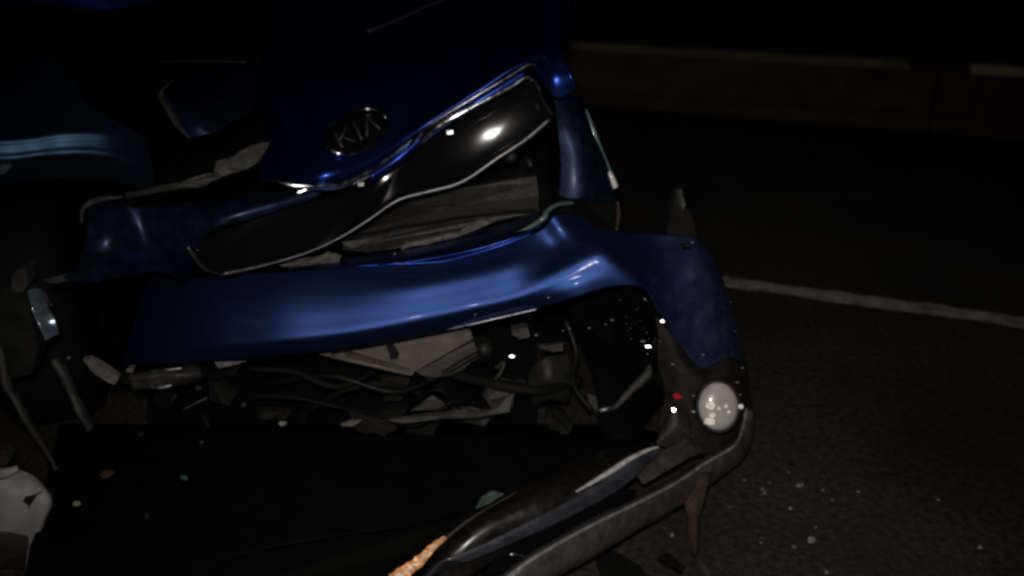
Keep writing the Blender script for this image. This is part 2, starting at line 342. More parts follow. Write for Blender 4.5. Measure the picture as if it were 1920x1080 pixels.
def wcol(x, y0, y1, back):
    a = woff(x, y0)[2]; b = woff(x, y1)[2]
    sh = max(0, x - 40) / 220
    return [(x - 150 * sh, y0 - 150, a - .60 - back), (x - 95 * sh, y0 - 95 + 30 * sh, a - .34 - back), (x - 45 * sh, y0 - 50 + 16 * sh, a - .13 - back), (x - 12 * sh, y0 - 18 + 5 * sh, a - .030 - back)] + [(x + k * 4, y0 + (y1 - y0) * k / 3, woff(x, y0 + (y1 - y0) * k / 3)[2] - back) for k in range(4)] + [(x + 12, y1 + 14, b - .03 - back), (x + 10, y1 + 44, b - .10 - back)]
surf('crumpled_wing', [wcol(-50, 262, 300, 0), wcol(10, 262, 300, 0), wcol(60, 258, 294, .004), wcol(110, 250, 290, .001), wcol(160, 248, 290, .005), wcol(205, 250, 296, .014), wcol(245, 256, 308, .040), wcol(275, 268, 322, .10)], M['wing_paint'], car, 6, 5, 0.004, dent=0.0035, dscale=9, seed=5)
surf('crumpled_bonnet_rear', [[(-40, -40, -.625), (-40, 8, -.612), (-40, 30, -.625)], [(60, -40, -.685), (50, 5, -.67), (55, 30, -.69)], [(230, -40, -.80), (225, -5, -.79), (230, 16, -.79)], [(300, -40, -.86), (300, -8, -.84), (290, 6, -.84)]], M['paint'], car, 6, 6, 0.004, dent=0.02, dscale=7, seed=2)
plate('wing_shard', [(-20, 300, .0), (6, 296, .0), (22, 312, .01), (8, 326, .01), (-20, 330, .0)], .004, M['glass_blue'], car, 1.5)

# badge ------------------------------------------------------------------
hm = hood.data; hl = parent_loc(car)
bvh = BVHTree.FromPolygons([v.co + hl for v in hm.vertices], [tuple(p.vertices) for p in hm.polygons])
def on_hood(px, py, lift=0.004):
    d = ray(px, py).normalized(); h = bvh.ray_cast(CAM, d)
    p, n = h[0], h[1]
    if n.dot(d) > 0: n = -n
    return p + n * lift
def badge_px(u, v):   # u, v in -1..1 across the oval
    return 668 + u * 56 + v * -16, 252 - u * 25 - v * 34
bdg = link('badge', [on_hood(*badge_px(math.cos(a) * r, math.sin(a) * r), 0.004 + 0.003 * (1 - r)) for r in (1.0, 0.66, 0.33) for a in [2 * math.pi * k / 40 for k in range(40)]],
     [(i*40+k, i*40+(k+1) % 40, (i+1)*40+(k+1) % 40, (i+1)*40+k) for i in range(2) for k in range(40)] + [tuple(80+k for k in range(40))], M['gloss_black'], car, True, 0.002)
ring = [on_hood(*badge_px(math.cos(2*math.pi*k/48), math.sin(2*math.pi*k/48)), 0.007) for k in range(49)]
tube3('badge_ring', ring, 0.0030, M['chrome'], bdg, 8)
def stroke(name, uv):
    pts = [on_hood(*badge_px(u, v), 0.009) for u, v in uv]
    tube3(name, pts, 0.0026, M['letter'], bdg, 6, 0.8)
lt = bpy.data.materials
stroke('letter_stem', [(-.62, -.45), (-.62, .0), (-.62, .45)]); stroke('letter_arm', [(-.60, -.05), (-.40, .20), (-.22, .45)]); stroke('letter_arm', [(-.50, .06), (-.36, -.18), (-.20, -.45)])
stroke('letter_stem', [(.02, -.50), (.02, 0), (.02, .50)])
stroke('letter_arm', [(.22, -.45), (.36, 0), (.46, .45)]); stroke('letter_arm', [(.46, .45), (.58, 0), (.70, -.42)])

tube3('bonnet_crease', [on_hood(x, y, .003) for x, y in spline([(690, 62), (740, 42), (800, 15), (850, -6)], 6)], .004, M['letter'], car)
# grille ------------------------------------------------------------------
go = lambda px: (0.03 - 0.16 * (px - 370) / 390) if px < 760 else -0.13 - 0.03 * (px - 760) / 280 + 0.014 * (1 - ((px - 900) / 140) ** 2) - 0.014 * (1 - ((760 - 900) / 140) ** 2)
top = [(372, 452), (450, 420), (540, 388), (610, 368), (670, 350), (720, 320), (768, 284), (800, 260), (850, 226), (920, 186), (985, 148), (1004, 152), (1018, 182), (1034, 212)]
bot = [(368, 468), (388, 496), (418, 514), (500, 496), (580, 472), (640, 444), (690, 413), (745, 376), (800, 360), (848, 348), (882, 332), (932, 297), (985, 262), (1030, 224)]
g = car
gp0 = P(922, 250, -.165); gh = ((CAM - gp0).normalized() + (torch.location - gp0).normalized()).normalized()
gax = (P(1010, 200, -.165) - P(840, 300, -.165)); gax = (gax - gh * gax.dot(gh)).normalized(); gay = gh.cross(gax)
def goff(x, y, f):
    d = ray(x, y); q = CAM + d * ((gp0 - CAM).dot(gh) / d.dot(gh)); u, v = (q - gp0).dot(gax), (q - gp0).dot(gay)
    a = (q - C0).dot(NF) - .6 * u * u - 1.8 * v * v
    b = go(x) - .055 + .030 * f
    w_ = min(max((x - 640) / 150, 0), 1); w_ = w_ * w_ * (3 - 2 * w_)
    return a * w_ + b * (1 - w_)
gcols = []
for a, b in zip(top, bot):
    gcols.append([(a[0]+(b[0]-a[0])*f, a[1]+(b[1]-a[1])*f, goff(a[0]+(b[0]-a[0])*f, a[1]+(b[1]-a[1])*f, f)) for f in (0, .25, .5, .75, 1)])
grille = surf('grille', gcols, M['gloss_black'], car, 4, 4, 0.004)
grim = lambda pts, do=0.0: [(x, y, go(x) + do) for x, y in pts]
tube('grille_trim', grim(bot[2:], .004), [.0035, .002, .002, .002, .0025, .003, .004, .0035, .0035, .004, .0045, .004], M['dull_chrome'], grille, 6)
tube('grille_trim', grim([(352, 462), (362, 478), (382, 500), (416, 514)], .006), [.002, .005, .006, .004], M['chrome'], grille, 6)
tube('grille_trim', grim([(790, 266), (805, 250), (830, 232), (858, 216), (910, 188), (960, 162), (984, 146), (1000, 148), (1010, 166), (1024, 196), (1036, 214)], .006), [.005, .007, .007, .006, .004, .004, .004, .004, .004, .004, .004], M['chrome'], grille, 6)
surf('grille_surround', [[(x, y - 24, go(x) - .012), (x + 3, y - 14, go(x) + .004), (x + 6, y - 2, go(x) + .002)] for x, y in [(690, 345), (740, 312), (780, 276), (806, 258), (860, 222), (920, 186), (985, 146)]], M['paint'], grille, 5, 4, 0.003)
tube('grille_trim', grim([(660, 346), (700, 326), (745, 296), (780, 264), (796, 242), (830, 218), (880, 188), (940, 152), (990, 122), (1004, 122)], .003), .0028, M['dark_chrome'], grille, 6)
for k, (x, y) in enumerate([(843, 248), (676, 346)]):
    plate('grille_chip', [(x-6, y-3, go(x)+.012), (x+6, y-4, go(x)+.012), (x+6, y+3, go(x)+.014), (x-5, y+3, go(x)+.014)], .002, M['crumb'], grille)

# bumper cover -------------------------------------------------------------
def bcol(tx, ty, bx, by, base, prof, bow=0):
    return [(tx + (bx - tx) * f + bow * math.sin(math.pi * f), ty + (by - ty) * f, base + o) for f, o in prof]
LFT = [(0, -.100), (.15, -.076), (.32, -.052), (.5, -.0320), (.66, -.0175), (.78, -.0070), (.84, -.0055), (.92, -.014), (1, -.032)]
MID = [(0, -.088), (.15, -.066), (.32, -.0405), (.5, -.0255), (.66, -.0130), (.76, -.0055), (.82, -.0045), (.91, -.012), (1, -.028)]
M2 = [(0, -.092), (.12, -.083), (.28, -.070), (.44, -.046), (.58, -.018), (.68, -.008), (.77, -.002), (.88, .005), (1, .008)]
RGT = [(0, -.120), (.10, -.112), (.24, -.085), (.40, -.042), (.52, -.016), (.62, -.006), (.74, .002), (.88, .008), (1, .012)]
RG2 = [(0, -.150), (.10, -.128), (.22, -.088), (.36, -.042), (.46, -.016), (.58, -.006), (.72, .002), (.86, .008), (1, .012)]
RG3 = [(0, -.100), (.08, -.070), (.16, -.040), (.26, -.018), (.38, -.008), (.54, .0), (.70, .004), (.86, .006), (1, .008)]
bcols = [bcol(288, 496, 228, 684, -.26, LFT, -8), bcol(355, 520, 330, 679, -.045, LFT), bcol(500, 512, 490, 669, .018, LFT), bcol(640, 503, 640, 653, .020, LFT),
 bcol(770, 494, 770, 631, .010, MID), bcol(880, 474, 880, 607, 0, MID), bcol(960, 452, 980, 584, 0, MID), bcol(1016, 430, 1070, 559, 0, M2),
 bcol(1040, 404, 1130, 541, 0, M2), bcol(1080, 404, 1176, 535, -.002, RGT), bcol(1120, 428, 1212, 543, -.008, RGT), bcol(1180, 438, 1236, 585, -.02, RG2),
 bcol(1245, 441, 1268, 636, -.04, RG2), bcol(1296, 446, 1314, 690, -.065, RG3), bcol(1322, 464, 1352, 676, -.095, RG3), bcol(1342, 494, 1382, 676, -.15, RG3), bcol(1352, 520, 1400, 692, -.24, RG3, 4), bcol(1330, 520, 1380, 692, -.42, RG3, 4)]
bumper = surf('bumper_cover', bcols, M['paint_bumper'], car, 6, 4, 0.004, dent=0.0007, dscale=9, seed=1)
surf('bumper_flange', [[(520, 496, -.17), (540, 502, -.12), (540, 511, -.086)], [(640, 484, -.17), (645, 493, -.12), (650, 502, -.084)], [(770, 466, -.17), (775, 480, -.115), (780, 491, -.083)], [(880, 438, -.18), (885, 455, -.12), (890, 469, -.082)], [(960, 416, -.19), (965, 434, -.12), (968, 446, -.085)], [(1014, 396, -.2), (1018, 408, -.14), (1020, 424, -.10)]], M['paint'], bumper, 6, 5, 0.003, dent=.006, dscale=20)
tube('bumper_edge', [(600, 512, -.08), (680, 503, -.078), (735, 495, -.076), (770, 494, -.076), (830, 490, -.075), (880, 478, -.074), (940, 460, -.074), (1000, 437, -.08)], [.001, .002, .003, .002, .002, .002, .003, .002], M['paint'], bumper, 6)
tube('bumper_edge', [(620, 661, -.045), (700, 645, -.033), (790, 628, -.028), (880, 609, -.022), (940, 595, -.020), (1010, 579, -.015)], [.001, .003, .0025, .003, .003, .002], M['dark_chrome'], bumper, 6)
tube('bumper_edge', [(940, 448, -.11), (985, 430, -.11), (1018, 410, -.11), (1026, 396, -.12), (1045, 384, -.13), (1075, 380, -.14)], [.002, .004, .006, .005, .004, .003], M['teal'], bumper, 6)
surf('bumper_upper_corner', [[(153, 404, -.03), (163, 430, .0), (150, 485, .02), (134, 528, .0)], [(200, 376, -.06), (212, 425, -.01), (208, 480, .015), (205, 524, -.01)], [(262, 388, -.06), (272, 432, -.05), (282, 470, -.05), (294, 508, -.06)], [(335, 382, -.06), (340, 418, -.02), (345, 465, -.03), (352, 528, -.09)], [(420, 372, -.07), (418, 392, -.02), (404, 414, .0), (384, 438, .0)], [(500, 360, -.08), (503, 374, -.04), (500, 386, -.02), (488, 404, -.015)], [(592, 352, -.09), (596, 358, -.06), (600, 363, -.055), (604, 369, -.055)]], M['paint_dim'], bumper, 6, 6, 0.004, dent=.012, dscale=10, seed=4)
tube('torn_rim', [(152, 418, -.02), (154, 396, -.025), (168, 380, -.03), (195, 372, -.05), (232, 369, -.06)], [.002, .006, .008, .007, .002], M['grey'], bumper, 6, 8, .6)
plate('torn_rim', [(80, 525, .0), (130, 515, .0), (140, 526, .0), (90, 531, .0)], .004, M['grey'], bumper, 1.0)
plate('torn_rim', [(118, 520, .01), (140, 500, .01), (205, 500, .02), (215, 508, .02), (190, 528, .02), (150, 532, .01)], .004, M['paint_dim'], bumper, 1.5)
# foam and torn edges between grille and bumper
plate('absorber_strip', [(640, 468, -.20), (650, 452, -.2), (745, 430, -.2), (860, 412, -.2), (1000, 398, -.21), (1012, 402, -.2), (900, 424, -.19), (760, 462, -.18), (690, 474, -.18)], .02, M['dark_grey'], bumper, 2)
plate('torn_foam', [(752, 468, -.17), (760, 456, -.17), (820, 445, -.17), (862, 438, -.17), (875, 425, -.18), (905, 412, -.19), (925, 417, -.18), (880, 436, -.165), (820, 452, -.165)], .01, M['foam'], bumper, 2)
plate('torn_foam', [(520, 497, -.13), (560, 488, -.14), (600, 482, -.15), (612, 474, -.15), (640, 482, -.14), (636, 490, -.13), (590, 495, -.12), (540, 500, -.12)], .008, M['foam'], bumper, 2)
plate('torn_foam', [(640, 455, -.19), (720, 442, -.19), (738, 434, -.19), (715, 448, -.185), (660, 466, -.185)], .008, M['grey'], bumper, 2)
# panel and clips seen below the grille
plate('lock_carrier', [(765, 380, -.30), (850, 356, -.30), (930, 342, -.31), (1005, 330, -.32), (1010, 368, -.30), (900, 380, -.29), (790, 396, -.28)], .02, M['dark_grey'], car, 1)
plate('lock_carrier', [(650, 440, -.30), (765, 380, -.30), (900, 372, -.30), (1010, 365, -.31), (1010, 400, -.29), (780, 432, -.28)], .02, M['black'], car, 0)
tube('round_clip', [(952, 290, -.26), (956, 293, -.24), (960, 296, -.22)], [.014, .014, .010], M['dark_grey'], car, 3, 12)
tube('round_clip', [(985, 296, -.27), (992, 302, -.26), (996, 312, -.25)], [.004, .007, .004], M['dark_grey'], car, 3, 8)

# front wing / headlamp corner ------------------------------------------------
surf('front_wing', [[(1040, 186, -.27), (1046, 250, -.27), (1050, 310, -.26), (1045, 375, -.24)], [(1062, 184, -.28), (1072, 250, -.27), (1085, 310, -.25), (1090, 378, -.23)], [(1082, 182, -.32), (1096, 240, -.29), (1120, 310, -.27), (1135, 380, -.25)], [(1090, 182, -.40), (1108, 240, -.36), (1138, 310, -.33), (1158, 382, -.30)], [(1086, 182, -.60), (1102, 240, -.58), (1128, 310, -.56), (1146, 382, -.52)]], M['paint_dim'], car, 6, 6, 0.004, dent=.006, dscale=14, seed=6)
tube('wing_trim', [(1098, 205, -.36), (1110, 240, -.345), (1125, 280, -.33), (1140, 318, -.32), (1154, 350, -.30)], [.003, .006, .006, .007, .008], M['trim_glass'], car, 6)
tube('wing_trim', [(1140, 322, -.30), (1147, 336, -.295), (1154, 352, -.29)], [.006, .008, .006], M['sparkle'], car, 4)
plate('headlamp_bracket', [(1050, 372, -.22), (1160, 376, -.28), (1162, 420, -.27), (1150, 436, -.24), (1112, 425, -.19), (1085, 404, -.17), (1048, 398, -.17)], .05, M['black'], car, 1.5)
tube('bracket_edge', [(1158, 378, -.275), (1160, 405, -.27), (1156, 432, -.25)], .004, M['rust'], car)
plate('torn_bracket', [(1266, 358, -.24), (1278, 352, -.24), (1284, 380, -.22), (1300, 410, -.2), (1306, 448, -.18), (1250, 440, -.18), (1256, 400, -.2)], .02, M['rubber'], car, 2)
plate('torn_bracket', [(1268, 356, -.235), (1278, 354, -.235), (1286, 384, -.215), (1280, 396, -.21), (1270, 380, -.22)], .01, M['dark_grey'], car, 1)
plate('corner_clip', [(1278, 458, -.085), (1296, 458, -.085), (1297, 465, -.08), (1280, 466, -.08)], .004, M['reflector'], car)

# lower intake and what shows inside -------------------------------------------
def box_back(name, poly, mat_, depth): plate(name, poly, depth, mat_, car)
rad = plate('radiator', [(270, 560, -.36), (1000, 520, -.36), (1010, 860, -.28), (280, 900, -.28)], .04, M['bay_black'], car)
for k in range(26):
    f = (k + .5) / 26
    a, b = P(275, 565 + 325 * f, -.355 + .08 * f), P(1003, 525 + 325 * f, -.355 + .08 * f)
    tube3('fin', [a, b], .0022, M['bay_black'], rad, 4)
plate('engine_bay_wall', [(-200, 60, -.95), (1000, 60, -.95), (1060, 200, -.80), (1100, 900, -.6), (-200, 900, -.6)], .02, M['bay_black'], car)
plate('intake_floor', [(110, 800, -.30), (1180, 800, -.28), (1290, 830, -.10), (1080, 965, .05), (860, 1100, .22), (400, 1120, .22), (40, 1120, .22), (60, 1000, .0)], .01, M['bay_black'], car)
bx = plate('beige_duct', [(604, 664, -.11), (640, 650, -.12), (745, 628, -.13), (868, 606, -.14), (884, 634, -.11), (770, 699, -.055), (700, 683, -.08)], .02, M['beige'], car, 0, 3, .002)
tube('duct_rim', [(622, 668, -.095), (690, 683, -.07), (765, 700, -.045), (772, 697, -.045)], .004, M['beige'], bx, 5)
plate('duct_rim', [(640, 658, -.10), (660, 660, -.095), (768, 693, -.045), (760, 696, -.045), (650, 668, -.09)], .003, M['rust'], bx)
plate('duct_slot', [(722, 643, -.095), (733, 640, -.095), (748, 664, -.07), (746, 672, -.065), (732, 673, -.066)], .004, M['black'], bx, 1)
plate('duct_side', [(778, 697, -.10), (888, 640, -.14), (900, 668, -.12), (850, 704, -.09), (800, 708, -.09)], .02, M['dark_grey'], car, 1.5)
plate('broken_trim', [(715, 792, -.05), (770, 782, -.05), (850, 772, -.06), (920, 770, -.07), (965, 738, -.09), (955, 772, -.07), (900, 784, -.06), (850, 785, -.05), (770, 792, -.045)], .005, M['grey'], car, 3)
plate('broken_trim', [(770, 770, -.09), (812, 742, -.1), (840, 762, -.09), (830, 770, -.09)], .005, M['dark_grey'], car, 2)
plate('broken_trim', [(638, 797, -.05), (655, 790, -.05), (678, 789, -.05), (660, 800, -.045)], .004, M['foam'], car, 1.5)
plate('broken_trim', [(905, 740, -.09), (915, 726, -.1), (962, 732, -.1), (962, 765, -.09), (930, 775, -.08)], .006, M['dark_grey'], car, 3)
plate('wiring_plug', [(960, 618, -.12), (990, 615, -.12), (994, 630, -.11), (975, 638, -.11), (960, 628, -.11)], .02, M['grey'], car, 1.5)
plate('wiring_plug', [(1010, 650, -.13), (1056, 644, -.13), (1054, 658, -.12), (1036, 660, -.12)], .008, M['grey'], car, 1.5)
tube('horn', [(895, 655, -.20), (905, 655, -.17), (910, 655, -.14)], [.030, .026, .012], M['dark_grey'], car, 4, 14)
surf('horn_cover', [[(990, 700, -.16), (990, 730, -.15), (1000, 760, -.15)], [(1020, 670, -.15), (1030, 710, -.12), (1030, 750, -.13)], [(1070, 665, -.17), (1072, 710, -.15), (1065, 755, -.15)]], M['dark_grey'], car, 5, 5, .004)
tube('wiring', [(930, 690, -.13), (945, 680, -.13), (938, 700, -.12), (926, 715, -.11), (918, 740, -.1)], .005, M['dark_grey'], car)
tube('wiring', [(500, 720, -.2), (620, 705, -.14), (740, 735, -.12), (830, 700, -.1), (900, 660, -.12)], .006, M['black'], car)
tube('wiring', [(1060, 600, -.2), (1080, 660, -.16), (1075, 720, -.15), (1110, 770, -.12)], .006, M['black'], car)
tube('bracket_strut', [(1228, 676, -.09), (1215, 700, -.09), (1185, 730, -.08), (1160, 757, -.07), (1146, 768, -.065)], [.011, .011, .009, .006, .004], M['grey'], car, 6, 8)
tube('bracket_strut', [(1150, 765, -.065), (1138, 767, -.06), (1124, 770, -.06)], [.003, .006, .004], M['steel'], car, 4, 8)
rnd = random.Random(44)
for k in range(6):
    x0 = rnd.uniform(260, 1000); y0 = rnd.uniform(690, 860); x1 = x0 + rnd.uniform(60, 260); y1 = y0 + rnd.uniform(-60, 50)
    tube('hose', [(x0, y0, rnd.uniform(-.24, -.12)), (x0*.65+x1*.35, y0*.6+y1*.4 + rnd.uniform(-35, 35), rnd.uniform(-.16, -.06)), (x0*.3+x1*.7, y0*.3+y1*.7 + rnd.uniform(-35, 35), rnd.uniform(-.16, -.06)), (x1, y1, rnd.uniform(-.24, -.12))], rnd.choice((.003, .004, .006, .010)), M['rubber'], car, 6, 8)
for k in range(18):
    x, y = rnd.uniform(250, 1180), rnd.uniform(690, 800); o = rnd.uniform(-.24, -.12); w_, h_ = rnd.uniform(10, 46), rnd.uniform(6, 26); sl = rnd.uniform(-.5, .3)
    plate('snapped_bracket', [(x - w_, y - h_ + w_ * -sl, o - .02), (x + w_ * .4, y - h_ * .8 + w_ * sl * .4, o), (x + w_, y + w_ * sl, o + .01), (x + w_ * .5, y + h_, o + .02), (x - w_ * .7, y + h_ * .7 - w_ * sl, o)], rnd.uniform(.004, .02), M[rnd.choice(['black', 'rubber', 'housing'])], car, 3)
tube('undertray_edge', [(380, 1075, .19), (420, 1048, .17), (520, 1022, .15), (640, 1002, .13), (760, 985, .13), (850, 962, .14)], [.003, .004, .005, .004, .003, .002], M['bay_black'], car, 6)
# left lower wreck: stays, tank, lamp remains
lamp = surf('headlamp_remains', [[(52, 545, -.008), (58, 575, .012), (70, 605, .020), (85, 640, .036)], [(66, 540, -.018), (74, 575, .004), (86, 605, .008), (98, 632, .026)], [(80, 545, -.026), (90, 575, -.006), (104, 600, .0), (110, 628, .014)]], M['glass_blue'], car, 6, 6, .003, dent=.006, dscale=30)
tube('lamp_rim', [(80, 545, .005), (88, 560, .01), (98, 574, .01)], .003, M['dark_grey'], lamp)
plate('lamp_housing', [(22, 520, -.02), (30, 508, -.02), (50, 502, -.02), (52, 535, -.02), (42, 548, -.02), (20, 545, -.02)], .03, M['grey'], lamp, 2)
plate('lamp_housing', [(-20, 540, -.03), (12, 540, -.03), (50, 560, -.03), (72, 650, -.03), (60, 700, -.03), (-20, 720, -.03)], .05, M['dark_grey'], lamp, 2)
tube('inner_stay', [(103, 672, -.03), (120, 700, -.02), (136, 738, -.01), (152, 770, .0), (170, 800, .0)], [.012, .012, .009, .012, .018], M['dark_grey'], car, 6, 8, .5)
tube('inner_stay', [(-5, 650, -.02), (8, 710, .0), (30, 750, .02), (52, 790, .03), (90, 850, .04), (106, 882, .05)], [.012, .010, .008, .008, .005, .003], M['dark_grey'], car, 6, 8, .5)
plate('torn_foam', [(155, 674, -.05), (170, 674, -.05), (205, 694, -.04), (222, 708, -.04), (214, 722, -.03), (180, 704, -.03)], .012, M['foam'], car, 1.5)
plate('torn_foam', [(236, 696, -.07), (240, 690, -.07), (252, 690, -.07), (248, 699, -.07)], .01, M['foam'], car, 1)
plate('torn_foam', [(400, 677, -.09), (430, 675, -.09), (462, 678, -.09), (440, 684, -.085), (410, 690, -.085)], .01, M['foam'], car, 1.2)
surf('crash_beam', [[(236, 705, -.12), (240, 715, -.09), (250, 728, -.11)], [(290, 693, -.13), (292, 705, -.09), (300, 726, -.11)], [(330, 690, -.13), (336, 700, -.09), (345, 722, -.12)], [(372, 684, -.14), (378, 696, -.11), (380, 712, -.13)]], M['grey'], car, 5, 5, .004, dent=.02, dscale=25)
tube('beam_edge', [(285, 697, -.09), (310, 694, -.085), (342, 690, -.09)], .004, M['steel'], car)
tube('beam_edge', [(282, 724, -.09), (300, 727, -.085), (322, 722, -.09)], .004, M['steel'], car)
tube('wiper_rod', [(345, 768, -.05), (365, 757, -.05), (388, 746, -.06)], .002, M['grey'], car)
tank = surf('washer_tank', [[(-60, 870, .02), (-60, 930, .06), (-60, 1000, .07), (-60, 1062, .05), (-60, 1075, -.02)], [(10, 878, .02), (10, 930, .06), (10, 1000, .07), (5, 1062, .05), (5, 1074, -.02)], [(40, 884, .01), (50, 930, .05), (52, 1000, .05), (38, 1062, .03), (36, 1074, -.04)], [(72, 900, .0), (96, 936, .035), (82, 980, .04), (52, 1058, .02), (50, 1072, -.04)], [(66, 900, -.12), (90, 940, -.12), (78, 980, -.12), (46, 1058, -.12), (44, 1072, -.16)]], M['tank'], car, 6, 6, .004, dent=.006, dscale=12)
tube('tank_rim', [(-20, 892, .04), (8, 888, .045), (34, 878, .04)], [.008, .010, .006], M['tank'], tank)
plate('tank_stain', [(42, 940, .064), (75, 925, .05), (100, 922, .02), (95, 945, .02), (76, 955, .03), (62, 958, .05)], .012, M['dark_grey'], tank, 2)
surf('tank_base', [[(-60, 1000, .068), (-60, 1030, .075), (-60, 1066, .06)], [(10, 998, .075), (10, 1030, .08), (5, 1066, .06)], [(62, 1006, .045), (54, 1030, .045), (46, 1066, .03)]], M['grey'], tank, 5, 5, .004)
plate('lamp_bulb', [(-10, 850, .0), (10, 845, .0), (20, 860, .0), (10, 875, .0), (-10, 874, .0)], .02, M['grey'], car, 1.5)
for i, (x, y, s, m) in enumerate([(142, 946, 9, 'fabric_grey'), (200, 890, 16, 'rust'), (275, 968, 5, 'grey'), (180, 1030, 6, 'grey'), (255, 1037, 9, 'grey'), (345, 897, 9, 'teal'), (530, 795, 8, 'fabric_grey'), (457, 760, 6, 'grey'), (372, 728, 6, 'grey'), (264, 815, 5, 'grey'), (378, 830, 4, 'grey'), (104, 880, 4, 'fabric_grey'), (182, 1055, 8, 'dark_grey'), (128, 672, 4, 'foam')]):
    a = random.uniform(0, 3); pts = [(x + s * math.cos(a + t) * random.uniform(.6, 1.1), y + .6 * s * math.sin(a + t) * random.uniform(.5, 1), .0 if y < 850 else .03) for t in (0, 1.1, 2.1, 3.2, 4.2, 5.3)]
    plate('broken_chip', pts, .004, M[m], car)

# fog lamp corner ---------------------------------------------------------------
surf('fog_lamp_housing', [[(1228, 590, -.06), (1232, 660, -.06), (1240, 760, -.05), (1230, 850, -.03)], [(1262, 630, -.05), (1275, 690, -.03), (1285, 770, -.02), (1280, 855, -.01)], [(1314, 684, -.07), (1320, 720, -.03), (1330, 780, -.02), (1322, 852, -.01)], [(1370, 672, -.10), (1378, 720, -.06), (1380, 780, -.05), (1360, 840, -.03)], [(1398, 684, -.20), (1404, 730, -.17), (1408, 780, -.14), (1400, 820, -.10)], [(1380, 684, -.4), (1386, 730, -.38), (1390, 780, -.36), (1384, 820, -.3)]], M['housing'], car, 6, 6, .004, dent=.012, dscale=14)
surf('intake_corner', [[(1060, 575, -.14), (1110, 700, -.17), (1130, 830, -.12)], [(1140, 550, -.10), (1175, 690, -.14), (1190, 830, -.1)], [(1190, 545, -.06), (1215, 640, -.08), (1228, 760, -.07)], [(1226, 575, -.045), (1236, 650, -.055), (1245, 760, -.045)]], M['gloss_black'], car, 6, 6, .004, dent=.015, dscale=20)
FC = P(1347, 762, .012); fn = (CAM - FC).normalized(); fn = (fn + Vector((.22, 0, -.12))).normalized()
fz = Vector((0, 0, 1)); fx = fz.cross(fn).normalized(); fu = fn.cross(fx)
RX, RY = .0385, .0475
def disc(name, prof, m, parent, seg=36):
    vs, fs = [], []
    for r, h in prof:
        for k in range(seg):
            a = 2 * math.pi * k / seg; vs.append(FC + fx * (RX * r * math.cos(a)) + fu * (RY * r * math.sin(a)) + fn * h)
    for i in range(len(prof) - 1):
        for k in range(seg): fs.append((i*seg+k, i*seg+(k+1) % seg, (i+1)*seg+(k+1) % seg, (i+1)*seg+k))
    fs.append(tuple((len(prof)-1)*seg+k for k in range(seg)))
    return link(name, vs, fs, m, parent)
fog = disc('fog_lamp', [(1.0, -.03), (1.0, -.002), (.97, .002), (.85, .006), (.6, .010), (.3, .012), (.05, .0125)], M['lens'], car)
disc('lamp_bezel', [(1.13, -.03), (1.15, -.004), (1.10, .0), (1.02, -.004)], M['black'], fog)
for (x, y, s) in [(1330, 760, 13), (1331, 776, 9), (1345, 764, 6), (1358, 760, 5), (1325, 787, 14), (1385, 760, 8), (1362, 770, 5)]:  # added facets turned to the torch, standing in for sparkle on the lens
    p = P(x, y, .012); q = FC + (p - FC) - fn * ((p - FC).dot(fn)) + fn * .0135
    hv = ((CAM - FC).normalized() + (torch.location - FC).normalized()).normalized(); hx = fz.cross(hv).normalized(); hu = hv.cross(hx)
    vs = [q + hx * (s / 1100 * .95 * math.cos(t + s) * random.uniform(.6, 1)) + hu * (s / 1100 * .95 * math.sin(t + s) * random.uniform(.6, 1)) for t in (0, 1.2, 2.2, 3.3, 4.4, 5.2)]
    plate3('lens_sparkle', vs, .006, M['facet'], fog, -hv)
plate('red_marker', [(1263, 743, -.012), (1272, 740, -.012), (1279, 744, -.012), (1275, 748, -.012), (1265, 748, -.012)], .006, M['red'], car)
surf('corner_guard', [[(1240, 800, -.02), (1235, 820, .0), (1220, 848, .01)], [(1262, 772, -.02), (1268, 800, .0), (1262, 835, .01)], [(1290, 778, -.02), (1296, 806, .0), (1298, 836, .01)]], M['dark_grey'], car, 5, 5, .003)

# lower lip, torn and sagging towards the road ------------------------------------
lip = surf('bumper_lip', [[(925, 1091, 0.345), (930, 1100, 0.375), (955, 1130, 0.379), (958, 1136, 0.345)], [(995, 1039, 0.315), (1000, 1048, 0.345), (1020, 1086, 0.349), (1023, 1092, 0.315)], [(1095, 982, 0.255), (1100, 991, 0.285), (1118, 1032, 0.289), (1121, 1038, 0.255)], [(1189, 936, 0.185), (1194, 945, 0.215), (1205, 980, 0.219), (1208, 986, 0.185)], [(1264, 897, 0.11), (1269, 906, 0.14), (1280, 938, 0.144), (1283, 944, 0.11)], [(1314, 863, 0.06), (1319, 872, 0.09), (1335, 897, 0.094), (1338, 903, 0.06)], [(1370, 829, 0.015), (1375, 838, 0.045), (1385, 857, 0.049), (1388, 863, 0.015)], [(1387, 797, -0.04), (1392, 806, -0.01), (1406, 818, -0.006), (1409, 824, -0.04)], [(1395, 757, -0.08), (1400, 766, -0.05), (1412, 771, -0.046), (1415, 777, -0.08)]], M['grey_lip'], car, 6, 6, .004, dent=.002, dscale=15, seed=8)
plate('lip_insert', [(1194, 893, .13), (1225, 866, .10), (1290, 836, .05), (1318, 846, .05), (1280, 866, .09), (1208, 908, .14)], .02, M['grey_lip'], lip, 1.5)
surf('splitter_blade', [[(790, 1090, .27), (830, 1052, .28), (870, 1055, .27)], [(890, 1040, .24), (930, 1010, .25), (975, 1012, .24)], [(1000, 985, .20), (1040, 955, .21), (1075, 965, .20)], [(1100, 930, .15), (1130, 905, .165), (1165, 915, .15)], [(1170, 885, .11), (1190, 862, .12), (1215, 870, .11)], [(1225, 848, .07), (1234, 840, .075), (1242, 842, .07)]], M['blade'], lip, 6, 5, .004, dent=.0015, dscale=12)
